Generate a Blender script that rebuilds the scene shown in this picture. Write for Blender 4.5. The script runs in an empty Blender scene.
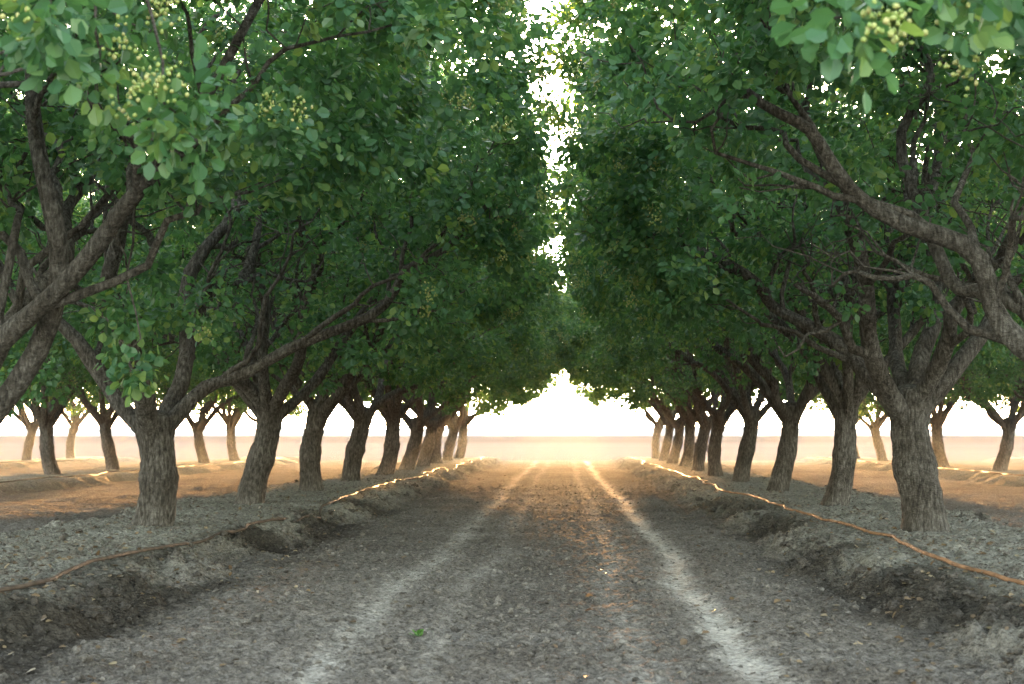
import bpy, math, random
import numpy as np
from mathutils import Vector, Matrix

scene = bpy.context.scene
scene.view_settings.view_transform = 'Standard'
scene.view_settings.look = 'None'
scene.view_settings.exposure = 0

# ------------------------------------------------------------------ noise
def h2(ix, iy, s):
    n = (ix.astype(np.int64)*374761393 + iy.astype(np.int64)*668265263 + s*974634777) & 0xffffffff
    n = ((n ^ (n >> 13))*1274126177) & 0xffffffff
    n = (n ^ (n >> 16)) & 0xffffff
    return n/float(0xffffff)
def vn(x, y, s=0):
    ix = np.floor(x); iy = np.floor(y)
    fx = x-ix; fy = y-iy
    fx = fx*fx*(3-2*fx); fy = fy*fy*(3-2*fy)
    a = h2(ix, iy, s); b = h2(ix+1, iy, s); c = h2(ix, iy+1, s); d = h2(ix+1, iy+1, s)
    return (a*(1-fx)+b*fx)*(1-fy)+(c*(1-fx)+d*fx)*fy
def fbm(x, y, s=0, o=4):
    r = 0; a = 0.5; t = 0
    for i in range(o):
        r = r+a*vn(x*(2.03**i)+i*17.3, y*(2.03**i)-i*9.1, s+i); t += a; a *= 0.5
    return r/t
def sstep(e0, e1, x):
    t = np.clip((x-e0)/(e1-e0), 0, 1)
    return t*t*(3-2*t)

ROWS = [-29.6, -21.2, -12.9, -4.54, 3.8, 12.15, 20.5, 28.9]
END = 66.0
def berm_d(x, y, wo, w):
    b = np.zeros_like(x)
    for i, r in enumerate(ROWS):
        j = (fbm(y*0.9+i*31, x*0.25+3, 5, 3)-0.5)*0.75 + (vn(y*3.1, x*1.5, 9)-0.5)*0.22
        d = np.abs(x-r)+j
        b = np.maximum(b, 1-sstep(wo-w, wo+w, d))
    return b*(1-sstep(END-2, END+1, y))
def berm(x, y):
    return berm_d(x, y, 1.43, 0.36)
def tracks(x, y):
    w = (vn(y*0.35, y*0+2, 4)-0.5)*0.16
    w = w+(fbm(x*6, y*6, 24, 3)-0.5)*0.14
    t = 1.1*np.exp(-((x-0.98+w)/0.115)**2) + 0.55*np.exp(-((x+1.26+w)/0.12)**2)
    t = t+0.28*np.exp(-((x-0.40+w)/0.10)**2)+0.24*np.exp(-((x+0.72+w)/0.10)**2)
    t = t*(0.3+1.15*fbm(x*8, y*3, 21, 4))
    return np.clip(t, 0, 1)*(1-sstep(END-4, END+4, y))
def H(x, y, fine=True):
    b = berm(x, y)
    t = tracks(x, y)
    far = 1-sstep(END-4, END+4, y)
    z = 0.18*b + (fbm(x*0.5, y*0.5, 2, 3)-0.5)*0.07*far
    bank = 4*b*(1-b)
    toe = berm_d(x, y, 1.95, 0.3)*(1-b)
    z = z-0.03*toe
    z = z + bank*(fbm(x*2.6, y*2.6, 33, 4)-0.5)*0.26
    if fine:
        amp = (0.045+0.06*bank)*(1-0.8*t)*far
        n = fbm(x*8.5, y*8.5, 41, 4)
        z = z+amp*(np.abs(n-0.5)*2.6-0.35)
        n2 = fbm(x*20, y*20, 47, 2)
        z = z+(n2-0.5)*0.05*(1-0.8*t)*far*(0.7+0.3*b)
    z = z-0.022*t
    return z

# ------------------------------------------------------------------ mesh helper
def make_mesh(name, parts, mats):
    vs, attr = [], []
    loops, ls, mi, sm = [], [], [], []
    off = 0; lo = 0
    for V, F, m, s, a in parts:
        if len(V) == 0: continue
        vs.append(V)
        attr.append(a if a is not None else np.zeros(len(V)))
        F = np.asarray(F)
        loops.append((F+off).ravel())
        k = F.shape[1]
        ls.append(lo+np.arange(len(F))*k)
        lo += F.size
        mi.append(np.full(len(F), m)); sm.append(np.full(len(F), s))
        off += len(V)
    V = np.concatenate(vs).astype(np.float32)
    L = np.concatenate(loops).astype(np.int32)
    LS = np.concatenate(ls).astype(np.int32)
    me = bpy.data.meshes.new(name)
    me.vertices.add(len(V)); me.vertices.foreach_set('co', V.ravel())
    me.loops.add(len(L)); me.loops.foreach_set('vertex_index', L)
    me.polygons.add(len(LS)); me.polygons.foreach_set('loop_start', LS)
    me.update(calc_edges=True)
    me.polygons.foreach_set('material_index', np.concatenate(mi).astype(np.int32))
    me.polygons.foreach_set('use_smooth', np.concatenate(sm).astype(bool))
    at = me.attributes.new('var', 'FLOAT', 'POINT')
    at.data.foreach_set('value', np.concatenate(attr).astype(np.float32))
    for m in mats: me.materials.append(m)
    return me
def add_obj(name, me, loc=(0, 0, 0), rz=0, scale=(1, 1, 1)):
    o = bpy.data.objects.new(name, me)
    scene.collection.objects.link(o)
    o.location = loc; o.rotation_euler = (0, 0, rz); o.scale = scale
    return o

# ------------------------------------------------------------------ materials
def newmat(name):
    m = bpy.data.materials.new(name); m.use_nodes = True
    nt = m.node_tree; nt.nodes.clear()
    return m, nt, nt.nodes, nt.links
def ramp(N, stops):
    r = N.new('ShaderNodeValToRGB')
    e = r.color_ramp.elements
    while len(e) < len(stops): e.new(0.5)
    for i, (p, c) in enumerate(stops):
        e[i].position = p; e[i].color = (*c, 1)
    return r

def leaf_material(name, c0, c1, c2, tr, trmix=0.35):
    m, nt, N, Lk = newmat(name)
    out = N.new('ShaderNodeOutputMaterial')
    at = N.new('ShaderNodeAttribute'); at.attribute_name = 'var'
    r = ramp(N, [(0, c0), (0.6, c1), (1, c2)])
    Lk.new(at.outputs['Fac'], r.inputs[0])
    p = N.new('ShaderNodeBsdfPrincipled'); p.inputs['Roughness'].default_value = 0.4
    p.inputs['Specular IOR Level'].default_value = 0.45
    Lk.new(r.outputs[0], p.inputs['Base Color'])
    t = N.new('ShaderNodeBsdfTranslucent')
    mx = N.new('ShaderNodeMix'); mx.data_type = 'RGBA'; mx.blend_type = 'MULTIPLY'; mx.inputs[0].default_value = 1
    mx.inputs[7].default_value = (*tr, 1)
    Lk.new(r.outputs[0], mx.inputs[6]); Lk.new(mx.outputs[2], t.inputs[0])
    ms = N.new('ShaderNodeMixShader'); ms.inputs[0].default_value = trmix
    Lk.new(p.outputs[0], ms.inputs[1]); Lk.new(t.outputs[0], ms.inputs[2])
    Lk.new(ms.outputs[0], out.inputs[0])
    return m
leaf_mat = leaf_material('leaf', (0.031, 0.088, 0.046), (0.06, 0.145, 0.064), (0.155, 0.23, 0.070), (2.8, 2.5, 1.3), 0.39)
nut_mat = leaf_material('nut', (0.19, 0.26, 0.06), (0.28, 0.33, 0.09), (0.36, 0.33, 0.13), (1, 1, 0.8), 0.1)
litter_mat = leaf_material('dry_leaf', (0.07, 0.045, 0.025), (0.14, 0.095, 0.055), (0.22, 0.17, 0.10), (1, 1, 1), 0.1)
weed_mat = leaf_material('weed_leaf', (0.05, 0.12, 0.03), (0.07, 0.16, 0.045), (0.10, 0.2, 0.05), (1.5, 1.8, 0.8), 0.3)

def bark_material():
    m, nt, N, Lk = newmat('bark')
    out = N.new('ShaderNodeOutputMaterial')
    tc = N.new('ShaderNodeTexCoord')
    mp = N.new('ShaderNodeMapping'); mp.inputs['Scale'].default_value = (1, 1, 0.3)
    Lk.new(tc.outputs['Object'], mp.inputs[0])
    n1 = N.new('ShaderNodeTexNoise'); n1.inputs['Scale'].default_value = 34; n1.inputs['Detail'].default_value = 9; n1.inputs['Roughness'].default_value = 0.72
    Lk.new(mp.outputs[0], n1.inputs['Vector'])
    n2 = N.new('ShaderNodeTexNoise'); n2.inputs['Scale'].default_value = 3; n2.inputs['Detail'].default_value = 4
    Lk.new(tc.outputs['Object'], n2.inputs['Vector'])
    n3 = N.new('ShaderNodeTexNoise'); n3.inputs['Scale'].default_value = 60; n3.inputs['Detail'].default_value = 5
    mp3 = N.new('ShaderNodeMapping'); mp3.inputs['Scale'].default_value = (0.5, 0.5, 1)
    Lk.new(tc.outputs['Object'], mp3.inputs[0]); Lk.new(mp3.outputs[0], n3.inputs['Vector'])
    r = ramp(N, [(0.34, (0.024, 0.021, 0.018)), (0.5, (0.105, 0.095, 0.083)), (0.68, (0.25, 0.235, 0.215))])
    Lk.new(n1.outputs['Fac'], r.inputs[0])
    r2 = ramp(N, [(0.35, (0.7, 0.66, 0.62)), (0.65, (1.15, 1.14, 1.13))])
    Lk.new(n2.outputs['Fac'], r2.inputs[0])
    mx = N.new('ShaderNodeMix'); mx.data_type = 'RGBA'; mx.blend_type = 'MULTIPLY'; mx.inputs[0].default_value = 1
    Lk.new(r.outputs[0], mx.inputs[6]); Lk.new(r2.outputs[0], mx.inputs[7])
    p = N.new('ShaderNodeBsdfPrincipled'); p.inputs['Roughness'].default_value = 0.9; p.inputs['Specular IOR Level'].default_value = 0.2
    Lk.new(mx.outputs[2], p.inputs['Base Color'])
    ad = N.new('ShaderNodeMath'); ad.operation = 'ADD'
    Lk.new(n1.outputs['Fac'], ad.inputs[0]); Lk.new(n3.outputs['Fac'], ad.inputs[1])
    b = N.new('ShaderNodeBump'); b.inputs['Strength'].default_value = 1; b.inputs['Distance'].default_value = 0.05
    Lk.new(ad.outputs[0], b.inputs['Height']); Lk.new(b.outputs[0], p.inputs['Normal'])
    Lk.new(p.outputs[0], out.inputs[0])
    return m
bark_mat = bark_material()

def soil_material(name, useattr=True):
    m, nt, N, Lk = newmat(name)
    out = N.new('ShaderNodeOutputMaterial')
    geo = N.new('ShaderNodeNewGeometry')
    n1 = N.new('ShaderNodeTexNoise'); n1.inputs['Scale'].default_value = 22; n1.inputs['Detail'].default_value = 9; n1.inputs['Roughness'].default_value = 0.78
    n2 = N.new('ShaderNodeTexNoise'); n2.inputs['Scale'].default_value = 1.1; n2.inputs['Detail'].default_value = 5
    vo = N.new('ShaderNodeTexVoronoi'); vo.inputs['Scale'].default_value = 55
    for n in (n1, n2, vo): Lk.new(geo.outputs['Position'], n.inputs['Vector'])
    r1 = ramp(N, [(0.36, (0.38, 0.37, 0.36)), (0.64, (1.55, 1.54, 1.53))]); Lk.new(n1.outputs['Fac'], r1.inputs[0])
    r2 = ramp(N, [(0.3, (0.85, 0.82, 0.79)), (0.7, (1.12, 1.12, 1.12))]); Lk.new(n2.outputs['Fac'], r2.inputs[0])
    mx = N.new('ShaderNodeMix'); mx.data_type = 'RGBA'; mx.blend_type = 'MULTIPLY'; mx.inputs[0].default_value = 1
    mx2 = N.new('ShaderNodeMix'); mx2.data_type = 'RGBA'; mx2.blend_type = 'MULTIPLY'; mx2.inputs[0].default_value = 1
    Lk.new(r1.outputs[0], mx.inputs[6]); Lk.new(r2.outputs[0], mx.inputs[7])
    Lk.new(mx.outputs[2], mx2.inputs[6])
    if useattr:
        at = N.new('ShaderNodeAttribute'); at.attribute_name = 'soil'
        Lk.new(at.outputs['Color'], mx2.inputs[7])
    else:
        at = N.new('ShaderNodeAttribute'); at.attribute_name = 'var'
        rr = ramp(N, [(0, (0.10, 0.09, 0.08)), (0.6, (0.21, 0.192, 0.171)), (1, (0.30, 0.278, 0.25))])
        Lk.new(at.outputs['Fac'], rr.inputs[0]); Lk.new(rr.outputs[0], mx2.inputs[7])
    p = N.new('ShaderNodeBsdfDiffuse')
    Lk.new(mx2.outputs[2], p.inputs['Color'])
    ad = N.new('ShaderNodeMath'); ad.operation = 'SUBTRACT'
    Lk.new(n1.outputs['Fac'], ad.inputs[0])
    ml = N.new('ShaderNodeMath'); ml.operation = 'MULTIPLY'; ml.inputs[1].default_value = 0.5
    Lk.new(vo.outputs['Distance'], ml.inputs[0]); Lk.new(ml.outputs[0], ad.inputs[1])
    b = N.new('ShaderNodeBump'); b.inputs['Strength'].default_value = 1; b.inputs['Distance'].default_value = 0.05
    Lk.new(ad.outputs[0], b.inputs['Height']); Lk.new(b.outputs[0], p.inputs['Normal'])
    Lk.new(p.outputs[0], out.inputs[0])
    return m
ground_mat = soil_material('soil', True)
clod_mat = soil_material('clod_soil', False)

# ------------------------------------------------------------------ ground
def axis_x():
    c = list(np.arange(-6.2, 5.6, 0.026))
    s = 0.03; x = c[-1]; r = []
    while x < 4000: s *= 1.07 if x > 40 else 1.02; s = min(s, 0.3) if x < 40 else s; x += s; r.append(x)
    s = 0.03; x = c[0]; l = []
    while x > -4000: s *= 1.07 if x < -40 else 1.02; s = min(s, 0.3) if x > -40 else s; x -= s; l.append(x)
    return np.array(l[::-1]+c+r)
def axis_y():
    y = 4.0; c = [y]
    while y < 5000:
        st = max(0.0042*y, 0.022) if y < 80 else 0.03*y
        y += st; c.append(y)
    l = []; y = 4.0; s = 0.05
    while y > -60: s = min(s*1.1, 2); y -= s; l.append(y)
    return np.array(l[::-1]+c)
ax, ay = axis_x(), axis_y()
X, Y = np.meshgrid(ax, ay)
Z = H(X, Y)
nx, ny = len(ax), len(ay)
V = np.stack([X.ravel(), Y.ravel(), Z.ravel()], 1)
idx = np.arange(nx*ny).reshape(ny, nx)
F = np.stack([idx[:-1, :-1].ravel(), idx[:-1, 1:].ravel(), idx[1:, 1:].ravel(), idx[1:, :-1].ravel()], 1)
me = make_mesh('ground', [(V, F, 0, True, None)], [ground_mat])
B = berm(X, Y); T = tracks(X, Y); bank = 4*B*(1-B)
far = sstep(END-3, END+3, Y)
col = np.empty((ny, nx, 3))
road = np.array([0.195, 0.176, 0.157]); top = np.array([0.30, 0.287, 0.25]); pale = np.array([0.56, 0.525, 0.475])
bank_shade = np.array([0.04, 0.034, 0.028]); field = np.array([0.066, 0.074, 0.092])
patch = fbm(X*0.8, Y*0.35, 61, 4)
col[:] = road
col *= (0.68+0.64*patch)[..., None]
col = col*(1-B[..., None])+top*(0.8+0.4*fbm(X*2, Y*2, 71, 3))[..., None]*B[..., None]
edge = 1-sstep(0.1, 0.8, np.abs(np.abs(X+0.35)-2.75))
shade_mask = sstep(0.42, 0.56, fbm(X*1.0+5, Y*0.6, 81, 5))*np.clip(edge+0.6*bank, 0, 1)*(1-far)*(1-0.6*sstep(14, 30, Y))  # shade of the eroded berm sides, painted into the soil colour as dark patches
col = col*(1-0.82*shade_mask[..., None])+bank_shade*0.82*shade_mask[..., None]
tt = np.clip(T*0.95, 0, 1)[..., None]
col = col*(1-tt)+pale*tt
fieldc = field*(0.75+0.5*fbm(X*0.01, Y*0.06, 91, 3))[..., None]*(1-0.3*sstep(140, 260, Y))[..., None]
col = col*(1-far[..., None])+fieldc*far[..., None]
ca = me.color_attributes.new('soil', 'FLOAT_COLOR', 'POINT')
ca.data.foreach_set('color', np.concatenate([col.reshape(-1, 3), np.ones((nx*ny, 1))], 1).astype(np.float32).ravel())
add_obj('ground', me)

# ------------------------------------------------------------------ icosphere template
import bmesh
bm = bmesh.new(); bmesh.ops.create_icosphere(bm, subdivisions=1, radius=1)
IV = np.array([v.co[:] for v in bm.verts]); IF = np.array([[v.index for v in f.verts] for f in bm.faces]); bm.free()
def blobs(P, R, rng, squash=0.7, jit=0.3):
    n = len(P)
    v = IV[None]*(1+(rng.random((n, len(IV), 1))-0.5)*2*jit)
    sc = R[:, None, None]*(1+(rng.random((n, 1, 3))-0.5)*0.6)
    v = v*sc; v[..., 2] *= squash
    a = rng.random(n)*6.283; c, s = np.cos(a)[:, None], np.sin(a)[:, None]
    x = v[..., 0]*c-v[..., 1]*s; y = v[..., 0]*s+v[..., 1]*c
    v = np.stack([x, y, v[..., 2]], -1)+P[:, None]
    f = IF[None]+(np.arange(n)*len(IV))[:, None, None]
    return v.reshape(-1, 3), f.reshape(-1, 3)

rng = np.random.default_rng(11)
n = 110000
cy = 4.5*np.exp(rng.random(n)*math.log(34/4.5))
cx = rng.uniform(-6.5, 6, n)
keep = (rng.random(n) < (1-0.9*np.clip(tracks(cx, cy)*1.3, 0, 1))) & (rng.random(n) < 0.2+1.2*fbm(cx*1.2, cy*1.2, 101, 3)**1.6*1.6)
cx, cy = cx[keep], cy[keep]; n = len(cx)
bk = berm(cx, cy); bk = 4*bk*(1-bk)
R = np.minimum(0.005*(1-rng.random(n))**(-0.46), 0.03)*(1+0.8*bk)
P = np.stack([cx, cy, H(cx, cy)+R*0.05], 1)
v, f = blobs(P, R, rng, 0.68, 0.4)
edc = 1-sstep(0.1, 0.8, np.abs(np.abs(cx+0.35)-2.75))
shade_clod = sstep(0.42, 0.56, fbm(cx*1.0+5, cy*0.6, 81, 5))*np.clip(edc+0.6*bk, 0, 1)  # same painted bank shade, darkens the clods too
var = np.repeat(np.clip(rng.normal(0.45, 0.18, n)-0.2*bk-0.45*shade_clod, 0, 1), len(IV))
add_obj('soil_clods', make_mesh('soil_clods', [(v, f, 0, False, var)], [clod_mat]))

# ------------------------------------------------------------------ leaves
def norm(a): return a/np.maximum(np.linalg.norm(a, axis=-1, keepdims=True), 1e-9)
def leaves(P, D, Nn, L, W, rng):
    D = norm(D); S = norm(np.cross(D, Nn)); U = np.cross(S, D)
    fold = (rng.random(len(P))*0.35+0.1)
    curl = (rng.random(len(P))-0.35)*0.25
    prof = [(0, 0), (-1, 0.38), (-0.78, 0.78), (0, 1), (0.78, 0.78), (1, 0.38)]
    vs = []
    for a, t in prof:
        vs.append(P+D*(L*t)[:, None]+S*(W*a)[:, None]+U*((abs(a)*fold*W)-curl*L*t*t)[:, None])
    v = np.stack(vs, 1).reshape(-1, 3)
    b = np.arange(len(P))[:, None]*6
    f = np.concatenate([b+np.array([0, 3, 2, 1]), b+np.array([0, 5, 4, 3])], 0)
    return v, f
def sprigs(C, A, K, rng, size=1.0):
    n = len(C)
    A = norm(A)
    t = np.where(np.abs(A[:, 2:3]) > 0.9, np.array([[1., 0, 0]]), np.array([[0, 0, 1.]]))
    u = norm(np.cross(A, t)); w = np.cross(A, u)
    ph = rng.random((n, K))*6.283; th = np.radians(rng.uniform(30, 105, (n, K)))
    D = A[:, None]*np.cos(th)[..., None]+(u[:, None]*np.cos(ph)[..., None]+w[:, None]*np.sin(ph)[..., None])*np.sin(th)[..., None]
    D[..., 2] -= 0.28
    D = norm(D)
    Nn = A[:, None]+rng.normal(0, 0.35, (n, K, 3))
    Nn[..., 2] += 0.35
    Pp = C[:, None]+D*rng.uniform(0.02, 0.13, (n, K))[..., None]*size - A[:, None]*rng.uniform(0, 0.14, (n, K))[..., None]*size
    L = rng.uniform(0.06, 0.10, (n, K))*size; W = L*rng.uniform(0.34, 0.44, (n, K))
    v, f = leaves(Pp.reshape(-1, 3), D.reshape(-1, 3), Nn.reshape(-1, 3), L.ravel(), W.ravel(), rng)
    var = np.clip(rng.random((n, 1))**1.4*0.65+rng.random((n, K))*0.35, 0, 1).ravel()
    return v, f, np.repeat(var, 6)

# ------------------------------------------------------------------ tubes
def tube(pts, rad, ns, rng, rough=0.06, flute=0.0):
    pts = np.array(pts, float); rad = np.array(rad, float); n = len(pts)
    tg = norm(np.gradient(pts, axis=0))
    u = np.cross(tg[0], [0.3, 1, 0.2]); u /= np.linalg.norm(u)
    rings = []
    ang = np.arange(ns)/ns*2*math.pi
    p1, p2 = rng.random(2)*6.28
    for i in range(n):
        u = u-tg[i]*np.dot(u, tg[i]); u /= np.linalg.norm(u)
        w = np.cross(tg[i], u)
        fl = 1+flute*(np.sin(ang*3+p1+i*0.12)*0.6+np.sin(ang*5+p2-i*0.1)*0.4)
        rr = rad[i]*(fl+rng.normal(0, rough, ns))
        rings.append(pts[i]+np.outer(np.cos(ang)*rr, u)+np.outer(np.sin(ang)*rr, w))
    V = np.concatenate(rings)
    i0 = (np.arange(n-1)*ns)[:, None]+np.arange(ns)[None]
    i1 = (np.arange(n-1)*ns)[:, None]+(np.arange(ns)[None]+1) % ns
    F = np.stack([i0, i1, i1+ns, i0+ns], -1).reshape(-1, 4)
    return V, F
def path(p0, d0, p3, n, wob, rng):
    p0 = np.array(p0, float); p3 = np.array(p3, float); d0 = np.array(d0, float)
    L = np.linalg.norm(p3-p0)
    p1 = p0+d0/np.linalg.norm(d0)*L*0.4
    p2 = p3-np.array([0, 0, 1.0])*L*0.22*rng.uniform(-0.3, 1)-(p3-p0)*0.2
    t = np.linspace(0, 1, n)[:, None]
    b = (1-t)**3*p0+3*(1-t)**2*t*p1+3*(1-t)*t*t*p2+t**3*p3
    o = np.zeros((n, 3))
    for k in range(1, 5):
        ph = rng.random(3)*6.28; o += np.sin(t*k*3.3*1.5+ph)*rng.normal(0, 1, 3)/k**0.9
    return b+o*wob*L*np.minimum(t*3, 1)

def tree(seed, rx=4.15, ry=3.0, top=7.8, lean=0.16, zlow=1.8, fork=1.5, ncl=330, nsp=17, open_front=0.4, tr=0.18, open_top=4.2, extra=None, kleaf=9, arch=1.1, nnut=120):
    rng = np.random.default_rng(seed)
    parts = []
    nt_ = 26
    t = np.linspace(0, 1, nt_)
    cx = np.cumsum(np.full(nt_, lean*fork/nt_))+np.sin(t*5+rng.random()*6)*0.05
    cx -= cx[0]
    cyy = np.sin(t*4+rng.random()*6)*0.03; cyy -= cyy[0]
    pts = np.stack([cx, cyy, -0.2+t*(fork+0.25)], 1)
    rad = tr*(1+0.5*np.exp(-t*9)-0.14*t+0.12*np.exp(-((t-0.52)/0.06)**2)+0.25*np.clip(t-0.75, 0, 1)/0.25)
    rad[-1] *= 0.72
    V, F = tube(pts, rad, 30, rng, 0.03, 0.09)
    parts.append((V, F, 0, True, None))
    top_c = pts[-2]
    cap = np.concatenate([V[-30:], [pts[-1]+np.array([0, 0, 0.06])]]); cf = np.array([[i, (i+1) % 30, 30] for i in range(30)])
    parts.append((cap, cf, 0, True, None))
    tips = []
    nl = int(rng.integers(4, 6)); a0 = rng.random()*6.28
    for i in range(nl+1):
        if i < nl:
            a = a0+i*6.283/nl+rng.normal(0, 0.22); reach = rng.uniform(0.62, 0.85); zt = rng.uniform(3.4, 5.6); r0 = tr*rng.uniform(0.45, 0.62)
        else:
            a = rng.random()*6.28; reach = 0.2; zt = 6.2; r0 = tr*0.5
        tgt = np.array([math.cos(a)*rx*reach+lean, math.sin(a)*ry*reach, zt])
        d0 = np.array([math.cos(a), math.sin(a)*0.9, 1.0+rng.random()*0.5])
        p0 = top_c+np.array([math.cos(a), math.sin(a), 0])*tr*0.35-np.array([0, 0, rng.uniform(0.05, 0.35)])
        pl = path(p0, d0, tgt, 22, 0.04, rng)
        rl = r0*(1-np.linspace(0, 1, 22)**0.8*0.72)*(1+rng.normal(0, 0.05, 22))
        V, F = tube(pl, rl, 12, rng, 0.04, 0.05); parts.append((V, F, 0, True, None))
        nb = int(rng.integers(6, 9))
        for j in range(nb):
            k = int(4+j*16/nb); k = min(k, 20)
            tg = pl[k+1]-pl[k]; tg /= np.linalg.norm(tg)
            side = rng.normal(0, 1, 3); side[2] = abs(side[2])*0.5+0.15; side /= np.linalg.norm(side)
            out = np.array([pl[k][0]/rx, pl[k][1]/ry, 0.25])
            d = tg*0.5+side*0.9+out*0.5; d /= np.linalg.norm(d)
            L = rng.uniform(1.1, 2.1)
            e = pl[k]+d*L
            e[0] = np.clip(e[0], -rx*0.95, rx*0.95); e[1] = np.clip(e[1], -ry, ry); e[2] = min(max(e[2], 2.1), top-0.5)
            pb = path(pl[k], d+tg*0.3, e, 11, 0.055, rng)
            rb = rl[k]*rng.uniform(0.42, 0.62)*(1-np.linspace(0, 1, 11)*0.72)
            V, F = tube(pb, rb, 7, rng, 0.04); parts.append((V, F, 0, True, None))
            for q in range(6):
                kk = int(rng.integers(4, 10)) if q else 10
                d2 = rng.normal(0, 1, 3); d2[2] = d2[2]*0.6+0.2; d2 = d2/np.linalg.norm(d2)+0.6*d
                Lt = rng.uniform(0.4, 0.9)
                e2 = pb[kk]+d2/np.linalg.norm(d2)*Lt
                pt = path(pb[kk], d2, e2, 6, 0.06, rng)
                rt = max(rb[kk]*0.5, 0.008)*(1-np.linspace(0, 1, 6)*0.6)
                V, F = tube(pt, rt, 5, rng, 0.0); parts.append((V, F, 0, True, None))
                tips.append(pt[-1]); tips.append(pt[3])
    tips = np.array(tips)
    def low(x, y):
        r = np.sqrt((x/rx)**2+(y/(ry*1.3))**2)
        return zlow+arch*2.6*np.clip(np.abs(x)/rx-0.45, 0, 1)**1.3+0.8*np.clip(0.25-r, 0, 1)
    M = 9000
    c = np.stack([rng.uniform(-rx, rx, M), rng.uniform(-ry, ry, M), rng.uniform(zlow-0.1, top, M)], 1)
    zc = (zlow+top)/2
    rr = (np.abs(c[:, 0]/rx)**3.0+np.abs(c[:, 1]/ry)**3+np.abs((c[:, 2]-zc)/(top-zc))**3.0)**(1/3.0)
    lim = 1.0+(vn(c[:, 1]*0.9+seed, c[:, 2]*0.9, seed)-0.5)*0.22
    wgt = np.where(rr < lim, 0.13+0.9*np.clip(rr, 0, 1)**3, 0)
    wgt *= np.clip((c[:, 2]-low(c[:, 0], c[:, 1]))*3, 0, 1)
    wgt *= np.where((c[:, 2] < open_top) & (np.abs(c[:, 0]) < rx*0.62) & ((c[:, 1] < 0.8) | (c[:, 2] < 4.4)), open_front, 1)
    gap = fbm(c[:, 0]*0.8+seed*3.1, c[:, 1]*0.8+c[:, 2]*0.9, seed+7, 2)
    wgt *= np.where(gap < 0.37, 0.12, 1)
    sel = rng.choice(M, ncl, replace=False, p=wgt/wgt.sum())
    C = c[sel]
    ts = tips[rng.random(len(tips)) < 0.5]
    tl = (ts[:, 2] > low(ts[:, 0], ts[:, 1])-0.2) & (np.abs(ts[:, 0]) < rx*1.0)
    op = (ts[:, 2] < open_top) & (np.abs(ts[:, 0]) < rx*0.62) & (ts[:, 1] < 0.8) & (rng.random(len(ts)) > open_front*1.5)
    ts = ts[tl & ~op]
    ctr = np.array([lean, 0, 3.4])
    per = nsp
    sz = rng.uniform(0.26, 0.48, len(C))
    off = norm(rng.normal(0, 1, (len(C), per, 3)))*(rng.random((len(C), per, 1))**0.45)*sz[:, None, None]
    off[..., 2] *= 0.75
    S1 = (C[:, None]+off).reshape(-1, 3)
    A1 = (norm(off)*0.8+norm(C-ctr)[:, None]*0.6+np.array([0, 0, 0.35])+rng.normal(0, 0.3, off.shape)).reshape(-1, 3)
    o2 = rng.normal(0, 0.11, (len(ts), 4, 3))
    S2 = (ts[:, None]+o2).reshape(-1, 3)
    A2 = (norm(o2)+np.array([0, 0, 0.4])).reshape(-1, 3)
    S = np.concatenate([S1, S2]); A = np.concatenate([A1, A2])
    m = S[:, 2] > low(S[:, 0], S[:, 1])-0.35
    S, A = S[m], A[m]
    key = np.linalg.norm((S-ctr)/np.array([rx, ry, 3.6]), axis=1)
    cand = np.where((key > 0.8) & (S[:, 1] < ry*0.6) & (S[:, 2] < 6.3))[0]
    ci = S[rng.choice(cand, nnut)]
    ci = ci+norm(ci-ctr)*0.14+np.array([0, -0.07, 0])
    if extra is not None:
        for (ex, ey, ez, er, en, sx_, sy_, sz_, nc) in extra:
            o = norm(rng.normal(0, 1, (en, 3)))*rng.random((en, 1))**0.5*er
            S = np.concatenate([S, o+np.array([ex, ey, ez])]); A = np.concatenate([A, norm(o)+rng.normal(0, .3, o.shape)])
            pe = path((sx_, sy_, sz_), [ex-sx_, ey-sy_, 0.3], (ex, ey, ez), 9, 0.04, rng)
            V, F = tube(pe, 0.014*(1-np.linspace(0, 1, 9)*0.7), 6, rng, 0.0); parts.append((V, F, 0, True, None))
            if nc: ci = np.concatenate([ci, np.array([ex, ey-er*0.35, ez])+rng.normal(0, er*0.5, (nc, 3))])
    v, f, a = sprigs(S, A, kleaf, rng)
    parts.append((v, f, 1, False, a))
    nn = len(ci)
    nP = (ci[:, None]+rng.normal(0, 1, (nn, 28, 3))*np.array([0.038, 0.038, 0.045])).reshape(-1, 3)
    v, f = blobs(nP, np.full(len(nP), 0.0095), rng, 1.25, 0.06)
    parts.append((v, f, 2, True, np.repeat(rng.random(len(nP)), len(IV))))
    return make_mesh('pistachio_tree', parts, [bark_mat, leaf_mat, nut_mat])

def place(me, x, y, rz=0, s=(1, 1, 1)):
    z = float(H(np.array([x]), np.array([y]), False)[0])
    return add_obj('pistachio_tree', me, (x, y, z-0.03), rz, s)

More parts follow.
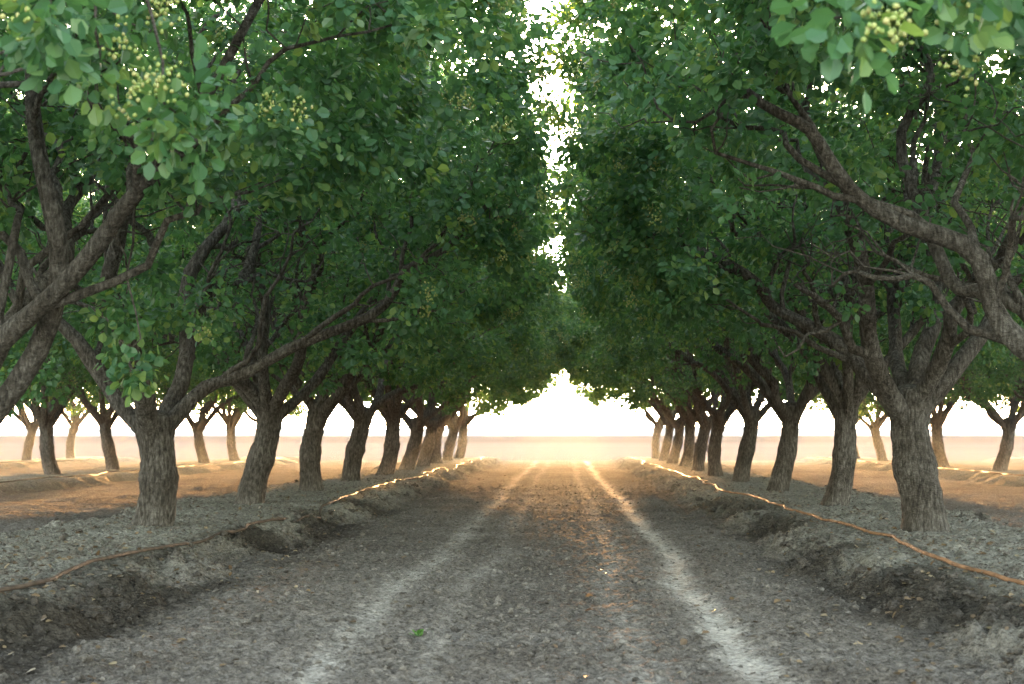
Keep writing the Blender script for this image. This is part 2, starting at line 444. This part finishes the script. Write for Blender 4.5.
place(tree(101, rx=4.35, lean=0.05, fork=1.2, tr=0.205, open_front=0.25, open_top=4.0, zlow=1.6, ncl=380, nnut=170, extra=[(-1.3, -1.2, 1.45, 0.3, 22, -1.3, -0.9, 2.4, 0), (-0.7, -1.4, 1.6, 0.3, 18, -0.9, -1.0, 2.6, 0)]), -4.54, 15.5)
place(tree(102, rx=3.75, lean=-0.03, fork=1.5, tr=0.22, open_front=0.10, open_top=5.6, zlow=2.0, ncl=370, nnut=170), 3.85, 15.5)
place(tree(113, rx=4.15, lean=0.1, fork=1.2, open_front=0.5, zlow=2.5, arch=0.5, ncl=370, nnut=150, extra=[(1.45, -0.3, 1.5, 0.22, 14, 1.3, 0, 2.9, 0), (1.2, 0.2, 1.9, 0.3, 22, 1.0, 0, 2.9, 0)]), -4.6, 10.5)
place(tree(104, rx=3.55, lean=0.05, fork=1.3, open_front=0.15, zlow=2.9, arch=0.25, ncl=360, nnut=170), 3.85, 10.5)
place(tree(105, rx=3.2, top=6.0, lean=0.05, fork=1.3, open_front=0.3, zlow=3.5, arch=0, ncl=120, nnut=40, extra=[(-2.95, -0.9, 2.42, 0.2, 9, -2.5, -.3, 3.5, 1), (-2.4, -0.5, 2.68, 0.25, 14, -2.0, 0, 3.6, 2), (-2.1, 0.3, 2.75, 0.25, 14, -1.8, 0.2, 3.6, 1)]), 3.85, 5.5)
place(tree(106, rx=3.2, top=6.0, lean=0.05, fork=1.3, open_front=0.3, zlow=3.5, arch=0, ncl=120, nnut=40, extra=[(2.9, 0.5, 2.42, 0.25, 18, 2.5, .3, 3.5, 4), (2.55, 0.0, 2.7, 0.25, 14, 2.2, 0, 3.6, 1), (2.5, 0.9, 2.8, 0.3, 16, 2.2, 0.5, 3.6, 2)]), -4.6, 5.5)
variants = [tree(200+i, lean=l) for i, l in enumerate([0.14, 0.24, 0.1, 0.2, 0.16])]
rr = random.Random(4)
i = 0
for y in np.arange(20.5, 61, 5):
    for x in (-4.54, 3.8):
        me = variants[(i*2+(1 if x > 0 else 0)) % 5]
        sx = 1.06 if x < 0 else 0.91
        if y > 40: sx *= 1.03
        sy = rr.choice([1, -1])
        place(me, x+rr.uniform(-.08, .08), y+rr.uniform(-0.15, 0.15), rr.uniform(-0.1, 0.1), (sx, sy*1.0, rr.uniform(0.96, 1.05)))
    i += 1
for x, y0 in ((-12.9, 20.5), (12.15, 20.5), (-21.2, 40.5), (20.5, 40.5), (-29.6, 55.5), (28.9, 55.5)):
    for y in np.arange(y0, 61, 5):
        me = variants[rr.randrange(5)]
        place(me, x+rr.uniform(-.1, .1), y+rr.uniform(-0.2, 0.2), rr.uniform(-0.15, 0.15), (rr.choice([0.98, -0.98]), rr.choice([1, -1]), rr.uniform(0.94, 1.04)))

# ------------------------------------------------------------------ far tree belt on the horizon
m, nt, N, Lk = newmat('distant_foliage')
out = N.new('ShaderNodeOutputMaterial'); p = N.new('ShaderNodeBsdfDiffuse')
nz = N.new('ShaderNodeTexNoise'); nz.inputs['Scale'].default_value = 0.05; nz.inputs['Detail'].default_value = 6
g = N.new('ShaderNodeNewGeometry'); Lk.new(g.outputs['Position'], nz.inputs['Vector'])
r = ramp(N, [(0.35, (0.30, 0.30, 0.31)), (0.65, (0.42, 0.40, 0.40))]); Lk.new(nz.outputs['Fac'], r.inputs[0]); Lk.new(r.outputs[0], p.inputs['Color']); Lk.new(p.outputs[0], out.inputs[0])  # pale grey instead of dark foliage: distance haze put into the colour
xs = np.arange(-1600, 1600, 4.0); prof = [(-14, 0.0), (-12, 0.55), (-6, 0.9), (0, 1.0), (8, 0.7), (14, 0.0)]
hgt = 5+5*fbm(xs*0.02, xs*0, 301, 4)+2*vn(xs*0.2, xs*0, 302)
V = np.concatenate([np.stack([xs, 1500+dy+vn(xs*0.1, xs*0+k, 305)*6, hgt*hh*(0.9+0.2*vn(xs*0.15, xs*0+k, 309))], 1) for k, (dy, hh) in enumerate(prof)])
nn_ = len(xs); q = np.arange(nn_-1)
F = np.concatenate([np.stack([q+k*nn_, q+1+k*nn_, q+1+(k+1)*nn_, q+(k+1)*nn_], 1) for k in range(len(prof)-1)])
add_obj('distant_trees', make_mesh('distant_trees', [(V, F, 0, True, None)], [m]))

# ------------------------------------------------------------------ hoses
def hose_mat(name, c):
    m, nt, N, Lk = newmat(name)
    out = N.new('ShaderNodeOutputMaterial'); p = N.new('ShaderNodeBsdfPrincipled')
    n = N.new('ShaderNodeTexNoise'); n.inputs['Scale'].default_value = 9; n.inputs['Detail'].default_value = 6
    g = N.new('ShaderNodeNewGeometry'); Lk.new(g.outputs['Position'], n.inputs['Vector'])
    r = ramp(N, [(0.35, tuple(k*0.6 for k in c)), (0.65, tuple(k*1.4 for k in c))]); Lk.new(n.outputs['Fac'], r.inputs[0])
    Lk.new(r.outputs[0], p.inputs['Base Color']); p.inputs['Roughness'].default_value = 0.8; p.inputs['Specular IOR Level'].default_value = 0.2
    Lk.new(p.outputs[0], out.inputs[0]); return m
hm = [hose_mat('hose_dusty', (0.075, 0.055, 0.042)), hose_mat('hose_brown_lit', (0.20, 0.11, 0.06))]  # right-side hoses have the warm orange sunlight mixed into their brown
for xr, s, mt in ((-3.5, 1, 0), (2.85, 2, 1), (-11.9, 3, 0), (11.1, 4, 1), (19.4, 5, 1), (-20.1, 6, 0)):
    rng = np.random.default_rng(s)
    ys = np.arange(3, 63, 0.07)
    if mt == 0 and s == 1: xs = xr+0.0*ys-0.5*np.exp(-(ys-4)/4)
    elif s == 2: xs = xr+0.35*np.exp(-(ys-6)/7)
    else: xs = np.full_like(ys, xr)
    xs = xs+(fbm(ys*0.35, ys*0+s, s, 3)-0.5)*0.55+(fbm(ys*1.6, ys*0+s, s+20, 2)-0.5)*0.08
    zz = H(xs, ys, True)
    k = np.ones(11)/11; zz = np.convolve(np.pad(zz, 5, mode='edge'), k, 'valid')+0.03
    V, F = tube(np.stack([xs, ys, zz], 1), np.full(len(ys), 0.016), 8, rng, 0)
    add_obj('irrigation_hose', make_mesh('irrigation_hose', [(V, F, 0, True, None)], [hm[mt]]))

# ------------------------------------------------------------------ litter and weeds
rng = np.random.default_rng(77)
n = 5200
ly = 4.8*np.exp(rng.random(n)*math.log(45/4.8)); sd = rng.random(n) < 0.5
lx = np.where(sd, -3.9, 3.4)+rng.normal(0, 1.0, n); m = rng.random(n) < 0.05; lx[m] = rng.uniform(-4, 4, m.sum())
P = np.stack([lx, ly, H(lx, ly)+0.008], 1)
D = rng.normal(0, 1, (n, 3)); D[:, 2] *= 0.2
Nn = rng.normal(0, 0.35, (n, 3)); Nn[:, 2] = 1
L = rng.uniform(0.03, 0.065, n)
v, f = leaves(P, D, Nn, L, L*0.35, rng)
add_obj('leaf_litter', make_mesh('leaf_litter', [(v, f, 0, False, np.repeat(rng.random(n), 6))], [litter_mat]))
for wx, wy, ws in ((-0.87, 8.5, 0.65), ):
    n = 14
    a = rng.random(n)*6.28; D = np.stack([np.cos(a), np.sin(a), rng.uniform(0.1, 1.2, n)], 1)
    P = np.zeros((n, 3)); P[:, 0] = wx; P[:, 1] = wy; P += D*rng.uniform(0, 0.03, (n, 1)); P[:, 2] += float(H(np.array([wx]), np.array([wy]))[0])
    Nn = np.tile([0, 0, 1.], (n, 1))+rng.normal(0, 0.3, (n, 3))
    L = rng.uniform(0.05, 0.11, n)*ws
    v, f = leaves(P, D, Nn, L, L*0.25, rng)
    add_obj('weed', make_mesh('weed', [(v, f, 0, False, np.repeat(rng.random(n), 6))], [weed_mat]))

# ------------------------------------------------------------------ haze (real participating air)
def box_mesh(name, x0, x1, y0, y1, z0, z1, mat):
    V = np.array([[x, y, z] for z in (z0, z1) for y in (y0, y1) for x in (x0, x1)], float)
    F = np.array([[0, 2, 3, 1], [4, 5, 7, 6], [0, 1, 5, 4], [2, 6, 7, 3], [0, 4, 6, 2], [1, 3, 7, 5]])
    return make_mesh(name, [(V, F, 0, False, None)], [mat])
m, nt, N, Lk = newmat('dusty_air')
out = N.new('ShaderNodeOutputMaterial'); vs_ = N.new('ShaderNodeVolumeScatter')
vs_.inputs['Color'].default_value = (0.88, 0.95, 1.0, 1); vs_.inputs['Density'].default_value = 0.0010; vs_.inputs['Anisotropy'].default_value = 0.35
Lk.new(vs_.outputs[0], out.inputs['Volume'])
add_obj('haze', box_mesh('haze', -60, 60, 20, 72, -1, 14, m))

# ------------------------------------------------------------------ light
EL, AZ = 4.0, -0.4
w = bpy.data.worlds.new('World'); scene.world = w; w.use_nodes = True
nt = w.node_tree; bg = nt.nodes['Background']
sky = nt.nodes.new('ShaderNodeTexSky'); sky.sky_type = 'NISHITA'; sky.sun_disc = False
sky.sun_elevation = math.radians(EL); sky.sun_rotation = math.radians(AZ)
sky.air_density = 1.0; sky.dust_density = 2.0; sky.ozone_density = 0.8
hs = nt.nodes.new('ShaderNodeHueSaturation'); hs.inputs['Saturation'].default_value = 0.6
nt.links.new(sky.outputs[0], hs.inputs['Color'])
nt.links.new(hs.outputs[0], bg.inputs[0]); bg.inputs[1].default_value = 4.2
sl = bpy.data.lights.new('sun', 'SUN'); sl.energy = 88; sl.angle = math.radians(0.6); sl.color = (1, 0.52, 0.18)
so = bpy.data.objects.new('sun', sl); scene.collection.objects.link(so)
d = Vector((math.sin(math.radians(AZ))*math.cos(math.radians(EL)), math.cos(math.radians(AZ))*math.cos(math.radians(EL)), math.sin(math.radians(EL))))
so.rotation_euler = d.to_track_quat('Z', 'Y').to_euler()

# ------------------------------------------------------------------ camera
cd = bpy.data.cameras.new('camera'); cam = bpy.data.objects.new('camera', cd); scene.collection.objects.link(cam)
cd.lens = 50; cd.sensor_width = 36; cd.clip_end = 10000; cd.clip_start = 0.05
cam.location = (0, 0, 1.18)
cam.rotation_euler = (math.radians(90+3.74), 0, math.radians(2.13))
cd.dof.use_dof = True; cd.dof.focus_distance = 15; cd.dof.aperture_fstop = 4.0
scene.camera = cam
